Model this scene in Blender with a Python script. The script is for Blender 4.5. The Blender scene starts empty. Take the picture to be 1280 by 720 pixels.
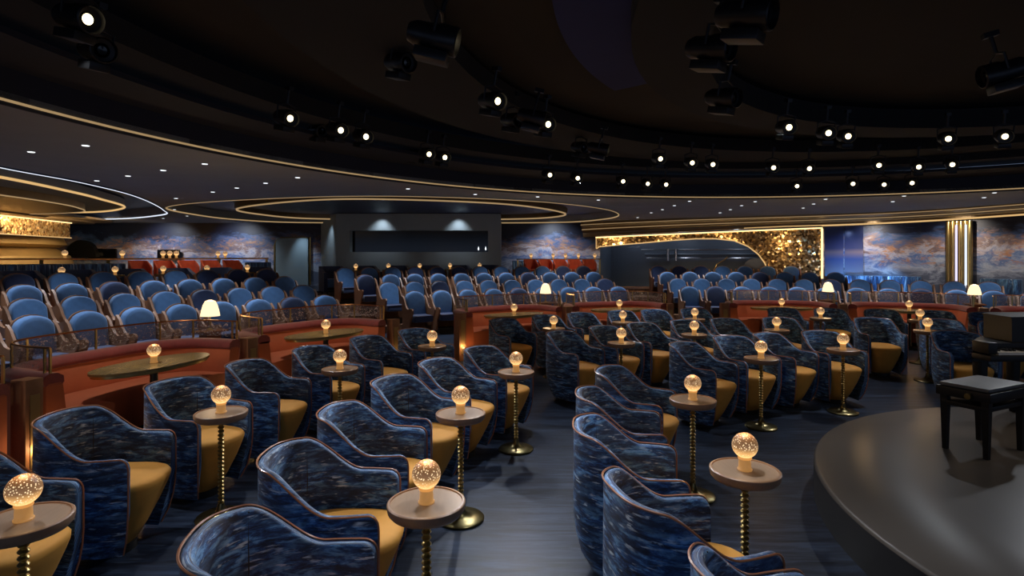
import bpy, bmesh, math, random
from math import sin, cos, pi, radians as R
from mathutils import Vector, Matrix
random.seed(7)
sc = bpy.context.scene
C = sc.collection

# ------------------------------------------------------------------ camera, world, exposure
F = 706.0; HZ = 320.0; CZ = 1.75
cam = bpy.data.objects.new('camera', bpy.data.cameras.new('camera')); C.objects.link(cam)
cam.location = (0, 0, CZ); cam.rotation_euler = (pi/2, 0, 0)
cam.data.sensor_width = 36; cam.data.lens = 36*F/1280
cam.data.shift_y = -(360-HZ)/1280
cam.data.clip_start = .05; cam.data.clip_end = 200
sc.camera = cam
w = bpy.data.worlds.new('world'); sc.world = w; w.use_nodes = True
w.node_tree.nodes['Background'].inputs[0].default_value = (.30, .40, .62, 1)
w.node_tree.nodes['Background'].inputs[1].default_value = .65
sc.view_settings.view_transform = 'Standard'; sc.view_settings.look = 'None'
sc.view_settings.exposure = 0; sc.view_settings.gamma = 1; sc.view_settings.use_curve_mapping = False
sc.cycles.use_denoising = True
sc.cycles.max_bounces = 6; sc.cycles.sample_clamp_indirect = 4
SC = (4.55, 3.0)                       # centre of the round stage

def lamp(kind, name, loc, energy, col, target=None, size=.05, spot=60, blend=1.0, sx=None, sy=None):
    d = bpy.data.lights.new(name, kind); d.energy = energy; d.color = col
    if kind == 'SPOT': d.spot_size = R(spot); d.spot_blend = blend; d.shadow_soft_size = size
    elif kind == 'AREA': d.shape = 'RECTANGLE'; d.size = sx or size; d.size_y = sy or size
    else: d.shadow_soft_size = size
    o = bpy.data.objects.new(name, d); C.objects.link(o); o.location = loc
    t = Vector(target) if target else Vector(loc)-Vector((0, 0, 1))
    dv = t-Vector(loc)
    o.rotation_euler = dv.to_track_quat('-Z', 'Y').to_euler()
    return o

# ------------------------------------------------------------------ materials
def sr(r, g, b):
    f = lambda c: ((c/255+.055)/1.055)**2.4 if c/255 > .04045 else c/255/12.92
    return (f(r), f(g), f(b), 1)
class NT:
    def __init__(s, name):
        s.m = bpy.data.materials.new(name); s.m.use_nodes = True; s.t = s.m.node_tree
        s.b = s.t.nodes['Principled BSDF']
    def n(s, typ, **kw):
        x = s.t.nodes.new(typ)
        for k, v in kw.items():
            if k in x.inputs.keys() if isinstance(k, str) else False: x.inputs[k].default_value = v
            else: setattr(x, k, v)
        return x
    def inp(s, x, k, v): x.inputs[k].default_value = v
    def l(s, a, b): s.t.links.new(a, b)
    def ramp(s, fac, stops, interp='LINEAR'):
        x = s.t.nodes.new('ShaderNodeValToRGB'); x.color_ramp.interpolation = interp
        e = x.color_ramp.elements
        while len(e) < len(stops): e.new(.5)
        for i, (p, c) in enumerate(stops): e[i].position = p; e[i].color = c
        s.l(fac, x.inputs[0]); return x.outputs[0]
    def noise(s, vec, scale, detail=3, rough=.5, dist=0):
        x = s.t.nodes.new('ShaderNodeTexNoise'); x.inputs['Scale'].default_value = scale
        x.inputs['Detail'].default_value = detail; x.inputs['Roughness'].default_value = rough
        x.inputs['Distortion'].default_value = dist
        if vec is not None: s.l(vec, x.inputs['Vector'])
        return x.outputs['Fac']
    def mapping(s, vec, scale=(1, 1, 1), loc=(0, 0, 0), rot=(0, 0, 0)):
        x = s.t.nodes.new('ShaderNodeMapping'); x.inputs['Scale'].default_value = scale
        x.inputs['Location'].default_value = loc; x.inputs['Rotation'].default_value = rot
        s.l(vec, x.inputs['Vector']); return x.outputs[0]
    def coord(s, k='Object'): return s.t.nodes.new('ShaderNodeTexCoord').outputs[k]
    def mix(s, fac, a, b):
        x = s.t.nodes.new('ShaderNodeMix'); x.data_type = 'RGBA'
        for sock, v in ((x.inputs[0], fac), (x.inputs[6], a), (x.inputs[7], b)):
            if hasattr(v, 'is_linked') or isinstance(v, bpy.types.NodeSocket): s.l(v, sock)
            else: sock.default_value = v
        return x.outputs[2]
    def math(s, op, a, b=0):
        x = s.t.nodes.new('ShaderNodeMath'); x.operation = op
        for i, v in enumerate((a, b)):
            if isinstance(v, bpy.types.NodeSocket): s.l(v, x.inputs[i])
            else: x.inputs[i].default_value = v
        return x.outputs[0]
    def bump(s, h, strength=.3, dist=.01):
        x = s.t.nodes.new('ShaderNodeBump'); x.inputs['Strength'].default_value = strength
        x.inputs['Distance'].default_value = dist; s.l(h, x.inputs['Height']); s.l(x.outputs[0], s.b.inputs['Normal'])
    def set(s, **kw):
        names = dict(col='Base Color', rough='Roughness', metal='Metallic', spec='Specular IOR Level', sheen='Sheen Weight',
                     emc='Emission Color', ems='Emission Strength', trans='Transmission Weight', ior='IOR', alpha='Alpha', coat='Coat Weight')
        for k, v in kw.items():
            sock = s.b.inputs[names[k]]
            if isinstance(v, bpy.types.NodeSocket): s.l(v, sock)
            else: sock.default_value = v
        return s.m
def plain(name, col, rough=.6, metal=0, nscale=30, var=.12, **kw):
    t = NT(name); f = t.noise(t.coord(), nscale, 3)
    a = tuple(c*(1-var) for c in col[:3])+(1,); b = tuple(min(1, c*(1+var)) for c in col[:3])+(1,)
    return t.set(col=t.mix(f, a, b), rough=rough, metal=metal, **kw)
def glow(name, col, strength):
    t = NT(name); return t.set(col=(0, 0, 0, 1), emc=col, ems=strength, rough=.5)

def fabric(name, uv=True):
    t = NT(name)
    inf = t.t.nodes.new('ShaderNodeObjectInfo').outputs['Random']
    v = t.coord('UV' if uv else 'Object')
    comb = t.t.nodes.new('ShaderNodeCombineXYZ')
    t.l(t.math('MULTIPLY', inf, 37.0), comb.inputs[0]); t.l(t.math('MULTIPLY', inf, 91.0), comb.inputs[1])
    add = t.t.nodes.new('ShaderNodeVectorMath'); add.operation = 'ADD'; t.l(v, add.inputs[0]); t.l(comb.outputs[0], add.inputs[1])
    v = add.outputs[0]
    m1 = t.mapping(v, (7, 30, 1), rot=(0, 0, .06)); m2 = t.mapping(v, (9, 62, 1), rot=(0, 0, .14)); m3 = t.mapping(v, (3.6, 8, 1))
    big = t.noise(m3, 1, 4, .6, .6)
    mid = t.noise(m1, 1, 8, .72, .45)
    fine = t.noise(m2, 1, 4, .6, .5)
    c = t.ramp(mid, [(.0, (.003, .006, .014, 1)), (.40, (.006, .016, .045, 1)), (.47, (.018, .06, .19, 1)), (.52, (.045, .16, .42, 1)), (.565, (.15, .38, .72, 1)), (.75, (.40, .65, .85, 1))])
    dark = t.ramp(big, [(.44, (0, 0, 0, 1)), (.58, (1, 1, 1, 1))])
    c = t.mix(dark, t.mix(.70, c, (.012, .028, .065, 1)), c)
    st = t.ramp(fine, [(.56, (0, 0, 0, 1)), (.62, (1, 1, 1, 1))])
    gate = t.math('MULTIPLY', st, t.ramp(t.noise(m3, 3.1, 2), [(.45, (0, 0, 0, 1)), (.6, (1, 1, 1, 1))]))
    c = t.mix(t.math('MULTIPLY', gate, .9), c, (.60, .74, .86, 1))
    t.bump(mid, .25, .004)
    return t.set(col=c, rough=.55, sheen=.12)
M = {}
M['tub'] = fabric('marbled_blue_velvet')
def velvet(name, col, sheen=.4, var=.35, scale=9):
    t = NT(name); f = t.noise(t.coord(), scale, 4, .6)
    lo = tuple(c*(1-var) for c in col[:3])+(1,); hi = tuple(min(1, c*(1+var)) for c in col[:3])+(1,)
    g = t.noise(t.coord(), 220, 2); t.bump(g, .15, .002)
    return t.set(col=t.mix(f, lo, hi), rough=.75, sheen=sheen)
M['mustard'] = velvet('mustard_velvet', (.80, .37, .06), .0, .12)
M['piping'] = plain('copper_piping', (.42, .16, .07), .28, spec=.8)
M['plinth'] = plain('black_plinth', (.012, .011, .010), .4)
M['brass'] = plain('aged_brass', (.52, .38, .15), .28, 1, 12, .15)
M['brass_dark'] = plain('dark_brass_disc', (.22, .18, .08), .3, 1, 12, .15)
M['copper'] = plain('copper_metal', (.5, .24, .09), .3, 1)
def wood(name, a, b, rough=.4):
    t = NT(name); v = t.mapping(t.coord(), (14, 2.2, 2.2), rot=(0, 0, .3)); f = t.noise(v, 2.2, 5, .6, 1.5)
    return t.set(col=t.mix(f, a, b), rough=rough)
M['table_edge'] = wood('pale_oak_edge', (.24, .14, .085, 1), (.36, .22, .13, 1), .35)
M['table_top'] = wood('pale_marble_top', (.32, .235, .165, 1), (.42, .31, .22, 1), .27)
M['booth_table'] = wood('olive_wood_table', (.20, .16, .07, 1), (.30, .23, .10, 1), .22)
M['walnut'] = wood('warm_walnut', (.22, .095, .045, 1), (.38, .18, .09, 1), .5)
M['seat_blue'] = velvet('theatre_blue_velvet', (.075, .20, .44), .5, .3)
M['seat_navy_shaded'] = velvet('navy_and_shaded_velvet_seat', (.022, .045, .13), .4, .3)  # navy velvet; also stands in for blue seat backs in shade
M['rust'] = velvet('rust_leather', (.50, .125, .05), .1, .2, 4)
M['wine'] = velvet('wine_velvet', (.24, .035, .035), .5, .4, 14)
M['red'] = velvet('red_leather', (.55, .08, .025), .1)
M['black'] = plain('matt_black_metal', (.012, .012, .014), .5)
M['fixture'] = plain('black_stage_light_metal', (.02, .02, .023), .38, .6)
M['piano'] = plain('black_piano_lacquer', (.010, .010, .011), .42, 0, spec=.25)
M['bench_pad'] = plain('grey_leather_pad', (.10, .10, .10), .5)
M['keys'] = plain('ivory_keys', (.55, .52, .46), .3)
M['ceiling'] = plain('charcoal_ceiling', (.31, .335, .36), .8, 0, 2, .1)
M['ceil_black'] = plain('black_ceiling', (.011, .012, .015), .9, 0, 2, .2)
M['ceil_brown'] = plain('brown_black_ceiling', (.022, .017, .013), .9, 0, 1.5, .25)
M['ceil_navy'] = plain('navy_ceiling', (.007, .011, .028), .7, 0, 1.5, .25)
M['recess_blue'] = plain('midnight_blue_recess', (.04, .065, .17), .45, 0, 1.5, .6)
M['crescent'] = plain('deep_blue_ceiling_panel', (.008, .018, .12), .8, 0, 1.5, .25)
M['grey_wall'] = plain('slate_grey_wall', (.30, .37, .41), .7, 0, 1.5, .12)
M['door'] = plain('grey_blue_door', (.26, .36, .42), .5, 0, 1.5, .1)
M['glass_black'] = plain('black_booth_glass', (.003, .003, .004), .12)
M['gold_soffit'] = plain('bronze_soffit', (.20, .14, .075), .35, .55, 3, .25)
M['gold_wall'] = plain('satin_gold_wall', (.42, .29, .13), .38, .6, 3, .2)
M['led_warm'] = glow('warm_led_strip', (1, .66, .28, 1), 2.2)
M['led_gold'] = glow('gold_led_strip', (1, .62, .25, 1), .75)
M['led_dim'] = glow('dim_gold_led_strip', (1, .66, .32, 1), .36)
M['led_white'] = glow('cool_white_led_strip', (.8, .88, 1, 1), 1.1)
M['lens'] = glow('stage_light_lens', (1, .82, .46, 1), 5)
M['down'] = glow('downlight_lens', (.9, .95, 1, 1), 1.6)
M['shade'] = glow('lit_cream_lamp_shade', (1, .74, .42, 1), 1.6)
M['spark'] = glow('small_warm_bulb', (1, .60, .22, 1), 3)
M['bottom_glow'] = glow('amber_lamp_foot', (1, .42, .10, 1), .7)
M['pink_glow'] = glow('lilac_led_strip', (.72, .68, 1, 1), 1.3)
M['bar_dark'] = plain('dark_bar_wall', (.10, .13, .18), .4)
M['chrome'] = plain('chrome', (.5, .5, .52), .2, 1)
M['mirror'] = plain('bronze_mirror', (.20, .19, .15), .2, .7)

def globe_mat():
    t = NT('crackled_amber_globe'); co = t.coord()
    v = t.t.nodes.new('ShaderNodeTexVoronoi'); v.inputs['Scale'].default_value = 110; t.l(co, v.inputs['Vector'])
    sp = t.ramp(v.outputs['Distance'], [(.18, (1, 1, 1, 1)), (.36, (0, 0, 0, 1))])
    sep = t.t.nodes.new('ShaderNodeSeparateXYZ'); t.l(co, sep.inputs[0])
    hz = t.math('MULTIPLY_ADD', sep.outputs[2], -9.0)          # glass is lit by the bulb in its foot
    hz.node.inputs[2].default_value = .42
    base = t.ramp(hz, [(0, (.055, .026, .012, 1)), (.42, (.16, .08, .035, 1)), (.75, (.75, .40, .13, 1)), (1, (1, .68, .28, 1))])
    c = t.mix(t.math('MULTIPLY', sp, .9), base, (1, .74, .42, 1))
    return t.set(col=(.20, .11, .05, 1), rough=.35, emc=c, ems=1.5)
M['globe'] = globe_mat()

M['amber'] = plain('lit_amber_foot', (.5, .28, .10), .4, emc=(1, .48, .14, 1), ems=.28)
def carpet():
    t = NT('navy_streaked_carpet'); co = t.coord()
    v = t.mapping(co, (1.1, 9, 1), rot=(0, 0, .25)); a = t.noise(v, 1.3, 8, .65, 1.2)
    b = t.noise(t.mapping(co, (3, 30, 1), rot=(0, 0, .25)), 1.2, 4, .6, .5)
    c = t.ramp(a, [(.35, (.008, .011, .020, 1)), (.5, (.020, .030, .055, 1)), (.65, (.044, .066, .115, 1))])
    st = t.ramp(b, [(.56, (0, 0, 0, 1)), (.7, (1, 1, 1, 1))])
    c = t.mix(t.math('MULTIPLY', st, .35), c, (.10, .14, .21, 1)); t.bump(a, .1, .01)
    return t.set(col=c, rough=.38, spec=.25)
M['carpet'] = carpet()
def terrace():
    t = NT('patterned_brown_carpet'); co = t.coord(); a = t.noise(co, 3.2, 6, .65, 1.5)
    c = t.ramp(a, [(.35, (.03, .02, .018, 1)), (.5, (.17, .07, .03, 1)), (.62, (.30, .16, .08, 1)), (.75, (.05, .06, .10, 1))])
    return t.set(col=c, rough=.8)
M['terrace'] = terrace()
def stage_mat():
    t = NT('polished_grey_brown_stage'); a = t.noise(t.coord(), 1.2, 4)
    return t.set(col=t.mix(a, (.10, .088, .078, 1), (.135, .12, .105, 1)), rough=.34, spec=.22)
M['stage'] = stage_mat()
M['stage_side'] = plain('dark_stage_side', (.024, .024, .025), .45)
def mosaic():
    t = NT('gold_mosaic_tiles'); co = t.coord()
    v = t.t.nodes.new('ShaderNodeTexVoronoi'); v.inputs['Scale'].default_value = 17; t.l(co, v.inputs['Vector'])
    c = t.ramp(v.outputs['Color'], [(.15, (.10, .055, .02, 1)), (.45, (.42, .24, .09, 1)), (.7, (.75, .5, .22, 1)), (.95, (1, .82, .5, 1))])
    nm = t.t.nodes.new('ShaderNodeVectorMath'); nm.operation = 'MULTIPLY_ADD'
    t.l(v.outputs['Color'], nm.inputs[0]); nm.inputs[1].default_value = (.9, .9, .9); nm.inputs[2].default_value = (-.45, -.45, -.45)
    g = t.t.nodes.new('ShaderNodeNewGeometry'); ad = t.t.nodes.new('ShaderNodeVectorMath'); ad.operation = 'ADD'
    t.l(g.outputs['Normal'], ad.inputs[0]); t.l(nm.outputs[0], ad.inputs[1])
    no = t.t.nodes.new('ShaderNodeVectorMath'); no.operation = 'NORMALIZE'; t.l(ad.outputs[0], no.inputs[0])
    t.l(no.outputs[0], t.b.inputs['Normal'])
    return t.set(col=c, rough=.32, metal=.75)
M['mosaic'] = mosaic()
def mural(name, warm=.5, zoff=0, z0=1.1, z1=2.9):
    t = NT(name); co = t.coord()
    sep = t.t.nodes.new('ShaderNodeSeparateXYZ'); t.l(co, sep.inputs[0])
    mr = t.t.nodes.new('ShaderNodeMapRange'); mr.inputs[1].default_value = z0; mr.inputs[2].default_value = z1; t.l(sep.outputs[2], mr.inputs[0])
    v = t.mapping(co, (.8, .8, 1.7), loc=(zoff, 0, zoff)); a = t.noise(v, 1.3, 9, .72, .7)
    d = t.noise(t.mapping(co, (1.6, 1.6, 3.2), loc=(0, zoff, 0)), 2.6, 9, .78, .5)
    hh = t.math('ADD', mr.outputs[0], t.math('MULTIPLY', t.math('SUBTRACT', a, .5), 1.1))
    c = t.ramp(hh, [(.05, (.10, .12, .19, 1)), (.2, (.42, .47, .60, 1)), (.34, (.08, .15, .36, 1)), (.45, (.48, .46, .54, 1)), (.55, (.20, .13, .12, 1)), (.66, (.05, .10, .24, 1)), (.8, (.006, .012, .04, 1))])
    o = t.ramp(d, [(.50, (0, 0, 0, 1)), (.58, (1, 1, 1, 1))])
    g = t.ramp(t.noise(t.mapping(co, (.3, .3, .9), loc=(5, 2, zoff)), 1.5, 3), [(.42, (0, 0, 0, 1)), (.58, (1, 1, 1, 1))])
    lowm = t.ramp(mr.outputs[0], [(.12, (0, 0, 0, 1)), (.3, (1, 1, 1, 1)), (.62, (1, 1, 1, 1)), (.8, (0, 0, 0, 1))])
    fo = t.math('MULTIPLY', t.math('MULTIPLY', o, g), t.math('MULTIPLY', lowm, warm))
    c = t.mix(fo, c, (.48, .22, .09, 1))
    b2 = t.ramp(t.noise(t.mapping(co, (2.2, 2.2, 5), loc=(3, 3, 3)), 2.0, 6, .7, 1), [(.56, (0, 0, 0, 1)), (.66, (1, 1, 1, 1))])
    c = t.mix(t.math('MULTIPLY', b2, t.math('MULTIPLY', lowm, .5)), c, (.04, .13, .42, 1))
    return t.set(col=c, rough=.5)
M['mural_back'] = mural('blue_and_ochre_mural', .85)
M['mural_right'] = mural('stormy_sky_mural', .9, 3.7)
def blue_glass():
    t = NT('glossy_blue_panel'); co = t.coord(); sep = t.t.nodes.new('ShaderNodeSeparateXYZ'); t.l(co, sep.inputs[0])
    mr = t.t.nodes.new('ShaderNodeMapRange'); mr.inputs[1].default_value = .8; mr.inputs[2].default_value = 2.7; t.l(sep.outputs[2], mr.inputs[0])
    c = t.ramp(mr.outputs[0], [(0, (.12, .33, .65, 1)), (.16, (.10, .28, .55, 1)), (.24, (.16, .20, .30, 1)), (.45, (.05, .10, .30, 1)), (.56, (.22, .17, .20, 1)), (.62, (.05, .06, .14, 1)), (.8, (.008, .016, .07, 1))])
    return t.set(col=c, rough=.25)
M['blue_glass'] = blue_glass()
def etched():
    t = NT('etched_glass_painted_glints'); co = t.coord()
    v = t.noise(t.mapping(co, (1, 1, 1.6)), 14, 6, .7, 2.5)
    f = t.ramp(v, [(.54, (0, 0, 0, 1)), (.62, (1, 1, 1, 1))])  # pale etching, widened to stand for reflections on the glass
    c = t.mix(f, (.10, .08, .10, 1), (.70, .62, .60, 1))
    al = t.math('MULTIPLY_ADD', f, .35); al.node.inputs[2].default_value = .27
    return t.set(col=c, rough=.25, alpha=al)
M['etched'] = etched()

# ------------------------------------------------------------------ mesh helpers
def mesh_obj(name, verts, faces, mat, parent=None, smooth=True, uvs=None, auto=None):
    me = bpy.data.meshes.new(name); me.from_pydata([tuple(v) for v in verts], [], faces); me.update()
    if uvs is not None:
        ul = me.uv_layers.new(name='UVMap')
        for lp in me.loops: ul.data[lp.index].uv = uvs[lp.vertex_index]
    bm = bmesh.new(); bm.from_mesh(me); bmesh.ops.recalc_face_normals(bm, faces=bm.faces)
    bm.to_mesh(me); bm.free()
    me.polygons.foreach_set('use_smooth', [smooth]*len(me.polygons))
    if auto is not None:
        try: me.set_sharp_from_angle(angle=R(auto))
        except Exception: pass
    me.materials.append(M[mat] if isinstance(mat, str) else mat)
    o = bpy.data.objects.new(name, me); C.objects.link(o)
    if parent: o.parent = parent
    return o
class MB:
    def __init__(s): s.v = []; s.f = []
    def add(s, v, f):
        k = len(s.v); s.v += [tuple(p) for p in v]; s.f += [[i+k for i in q] for q in f]; return s
    def box(s, c, d, rz=0, bev=0):
        x, y, z = [q/2 for q in d]; b = min(bev, x*.9, y*.9, z*.9)
        if b <= 0:
            v = [(a, e, g) for g in (-z, z) for e in (-y, y) for a in (-x, x)]
            f = [[0, 1, 3, 2], [4, 6, 7, 5], [0, 4, 5, 1], [2, 3, 7, 6], [0, 2, 6, 4], [1, 5, 7, 3]]
        else:
            bm = bmesh.new(); bmesh.ops.create_cube(bm, size=1)
            for q in bm.verts: q.co = (q.co.x*2*x, q.co.y*2*y, q.co.z*2*z)
            bmesh.ops.bevel(bm, geom=bm.edges[:], offset=b, segments=2, profile=.6, affect='EDGES')
            bm.verts.index_update(); v = [tuple(q.co) for q in bm.verts]; f = [[q.index for q in p.verts] for p in bm.faces]; bm.free()
        co, si = cos(rz), sin(rz)
        v = [(c[0]+a*co-e*si, c[1]+a*si+e*co, c[2]+g) for a, e, g in v]
        return s.add(v, f)
    def lathe(s, prof, n=20, c=(0, 0, 0), cap=True):
        v = []; f = []
        for (r, z) in prof:
            for i in range(n): a = 2*pi*i/n; v.append((c[0]+r*cos(a), c[1]+r*sin(a), c[2]+z))
        for j in range(len(prof)-1):
            for i in range(n): f.append([j*n+i, j*n+(i+1) % n, (j+1)*n+(i+1) % n, (j+1)*n+i])
        if cap:
            if prof[0][0] > 1e-5: f.append(list(range(n))[::-1])
            if prof[-1][0] > 1e-5: f.append([(len(prof)-1)*n+i for i in range(n)])
        return s.add(v, f)
    def tube(s, pts, r, n=6, closed=False):
        pts = [Vector(p) for p in pts]; m = len(pts); v = []; f = []
        up0 = None
        for i, p in enumerate(pts):
            a = pts[(i-1) % m] if (closed or i > 0) else p; b = pts[(i+1) % m] if (closed or i < m-1) else p
            t = (b-a)
            t = t.normalized() if t.length > 1e-9 else Vector((0, 0, 1))
            if up0 is None: up0 = Vector((0, 0, 1)) if abs(t.z) < .9 else Vector((1, 0, 0))
            u = t.cross(up0)
            if u.length < 1e-3: u = t.cross(Vector((1, 0, 0)))
            u.normalize(); up0 = u.cross(t).normalized(); q = up0
            for k in range(n): an = 2*pi*k/n; v.append(tuple(p+u*r*cos(an)+q*r*sin(an)))
        rg = m if closed else m-1
        for i in range(rg):
            for k in range(n):
                a = i*n+k; b = i*n+(k+1) % n; c_ = ((i+1) % m)*n+(k+1) % n; d = ((i+1) % m)*n+k; f.append([a, b, c_, d])
        if not closed: f.append(list(range(n))[::-1]); f.append([(m-1)*n+k for k in range(n)])
        return s.add(v, f)
    def prism(s, poly, z0, z1, tf=None):
        n = len(poly); v = [(x, y, z0) for x, y in poly]+[(x, y, z1) for x, y in poly]
        if tf: v = [tf(*p) for p in v]
        f = [list(range(n))[::-1], [n+i for i in range(n)]]+[[i, (i+1) % n, n+(i+1) % n, n+i] for i in range(n)]
        return s.add(v, f)
    def build(s, name, mat, parent=None, smooth=True, auto=40): return mesh_obj(name, s.v, s.f, mat, parent, smooth, auto=auto)
def loft(P, prof, ts, mat, name, parent=None, closed_prof=True, caps=True, closed_path=False, auto=40):
    """P(t, d) -> (x, y); prof = [(d, h)]"""
    v = []; f = []; n = len(prof); m = len(ts)
    for t in ts:
        for (d, h) in prof:
            x, y = P(t, d)[:2]; v.append((x, y, h(t) if callable(h) else h))
    for i in range(m if closed_path else m-1):
        for k in range(n if closed_prof else n-1):
            f.append([i*n+k, i*n+(k+1) % n, ((i+1) % m)*n+(k+1) % n, ((i+1) % m)*n+k])
    if caps and closed_prof and not closed_path: f.append(list(range(n))[::-1]); f.append([(m-1)*n+k for k in range(n)])
    return mesh_obj(name, v, f, mat, parent, True, auto=auto)
def empty(name, label, cat, loc, rz=0, group=None):
    o = bpy.data.objects.new(name, None); C.objects.link(o); o.location = loc; o.rotation_euler = (0, 0, rz)
    o.empty_display_size = .1; o['label'] = label; o['category'] = cat
    if group: o['group'] = group
    return o
def tag(o, label, cat, group=None):
    o['label'] = label; o['category'] = cat
    if group: o['group'] = group
    return o
def struct(o): o['kind'] = 'structure'; return o
KIDS = {}
def dup(root, loc, rz, label, group=None):
    r = root.copy(); C.objects.link(r); r.location = loc; r.rotation_euler = (0, 0, rz); r['label'] = label
    if group: r['group'] = group
    for ch in list(root.children):
        c = ch.copy(); C.objects.link(c); c.parent = r
        for g in list(ch.children):
            d = g.copy(); C.objects.link(d); d.parent = c
    return r
def place(proto, used, loc, rz, label, group):
    if not used:
        used.append(1); proto.location = loc; proto.rotation_euler = (0, 0, rz); proto['label'] = label; proto['group'] = group; return proto
    return dup(proto, loc, rz, label, group)
def pol(ang, r, z=0): return (SC[0]+r*cos(R(ang)), SC[1]+r*sin(R(ang)), z)
def face(ang): return R(ang+180)
def ray(px, py, h): z = F*(CZ-h)/(py-HZ); return ((px-640)/F*z, z, h)
def smooth_path(pts, n=8, closed=True):
    out = []; m = len(pts)
    for i in range(m if closed else m-1):
        p = [Vector(pts[(i+k) % m] if closed else pts[min(max(i+k, 0), m-1)]) for k in (-1, 0, 1, 2)]
        for j in range(n):
            t = j/n
            out.append(.5*((2*p[1])+(-p[0]+p[2])*t+(2*p[0]-5*p[1]+4*p[2]-p[3])*t*t+(-p[0]+3*p[1]-3*p[2]+p[3])*t**3))
    if not closed: out.append(Vector(pts[-1]))
    return out
def circle(c, r, n=96, ry=None, e=1): return [Vector((c[0]+r*cos(2*pi*i/n), c[1]+(ry or r)*sin(2*pi*i/n))) for i in range(n)]
def fill(loops, z, name, mat, thick=.06):
    bm = bmesh.new()
    for lp in loops:
        vs = [bm.verts.new((p[0], p[1], z)) for p in lp]
        for i in range(len(vs)): bm.edges.new((vs[i], vs[(i+1) % len(vs)]))
    bmesh.ops.triangle_fill(bm, use_beauty=True, use_dissolve=False, edges=bm.edges[:])
    r = bmesh.ops.extrude_face_region(bm, geom=bm.faces[:])
    for g in r['geom']:
        if isinstance(g, bmesh.types.BMVert): g.co.z += thick
    bmesh.ops.recalc_face_normals(bm, faces=bm.faces)
    me = bpy.data.meshes.new(name); bm.to_mesh(me); bm.free(); me.materials.append(M[mat])
    o = bpy.data.objects.new(name, me); C.objects.link(o); return o

# ================================================================== SETTING
CH = 2.95
o = MB().box((0, 10.5, -.05), (40, 30, .1)).build('floor', 'carpet', smooth=False); struct(o)
MC = (4.24, 3.32); MR = 8.19
E1 = [Vector(p) for p in smooth_path([(-9.1, 16.2), (-8.45, 13.8), (-6.2, 12.1), (-2.8, 11.1), (0.2, 12.0), (2.2, 14.0), (3.1, 16.4), (2.9, 18.4), (1.5, 20.0), (-3, 20.3), (-7.6, 20.0), (-9.0, 18.4)], 8)]
E2 = smooth_path([(-6.6, 5), (-6.85, 7.7), (-6.95, 9.2), (-7.5, 11.3), (-8.9, 14.4), (-10.2, 16.4), (-13.2, 18.2), (-16.6, 17), (-17, 10), (-15, 3), (-9, 2)], 8)
main = circle(MC, MR, 128)
struct(fill([[(-19, -5), (19, -5), (19, 24), (-19, 24)], main, E1, E2], CH, 'ceiling', 'ceiling'))
def ring_wall(path, z0, z1, name, mat, out=.03):
    pts = [Vector((p[0], p[1])) for p in path]; c = sum(pts, Vector((0, 0)))/len(pts)
    def P(i, d):
        p = pts[i]; q = (p-c).normalized(); return p+q*d
    return loft(P, [(0, z0), (out, z0), (out, z1), (0, z1)], list(range(len(pts))), mat, name, closed_path=True, caps=False)
def strip(path, z, r, name, mat, closed=True):
    return struct(MB().tube([(p[0], p[1], z) for p in path], r, 6, closed).build(name, mat))
# main round opening: LED edge, cove, black annulus, brown plane, inner rings
strip(circle(MC, MR-.01, 160), CH-.005, .011, 'trim_1', 'led_dim')
struct(ring_wall(main, CH-.04, CH+.3, 'ceiling_fascia', 'ceil_navy'))
struct(loft(lambda t, d: (MC[0]+d*cos(t), MC[1]+d*sin(t)), [(MR, CH+.25), (7.75, CH+.33), (7.75, CH+.38), (MR, CH+.3)], [2*pi*i/128 for i in range(128)], 'ceil_navy', 'ceiling_cove', closed_path=True, caps=False))
struct(fill([circle(MC, 8.3), circle(MC, 7.36)], 3.4, 'ceiling_band', 'ceil_black', .2))
struct(fill([circle(MC, 8.3)], 3.78, 'ceiling_vault', 'ceil_brown', .05))
struct(fill([circle((4.85, 4.05), 6.72), circle((5, 4), 5.62)], 3.52, 'ceiling_ring_outer', 'ceil_black', .2))
struct(fill([circle((5.5, 3.5), 4.66), circle((5.5, 3.5), 4.05)], 3.46, 'ceiling_ring_inner', 'ceil_black', .25))
cres = [Vector((5.5+5.25*cos(a), 3.5+5.4*sin(a))) for a in [R(145+2*i) for i in range(31)]]+[Vector((5.5+4.64*cos(a), 3.5+4.64*sin(a))) for a in [R(205-2*i) for i in range(31)]]
struct(fill([cres], 3.68, 'ceiling_crescent', 'crescent', .05))
# oval recess at the back
struct(ring_wall(E1, CH-.02, 3.2, 'ceiling_oval_rim', 'ceiling'))
struct(fill([[Vector(p)*1 for p in E1]], 3.18, 'ceiling_oval_recess', 'recess_blue', .04))
strip(E1, CH-.012, .020, 'trim_2', 'led_dim')
E1b = smooth_path([(-7.7, 17.2), (-7.4, 15.2), (-5.2, 13.2), (-3.2, 12.55), (-.4, 13.6), (1.2, 15.8), (1.6, 17.8), (.4, 19.3), (-3, 19.8), (-6.8, 19.2)], 8)
strip(E1b, 3.02, .024, 'trim_3', 'led_dim')
struct(ring_wall(E1b, 3.03, 3.19, 'ceiling_inner_rim', 'gold_soffit', .06))
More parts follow.
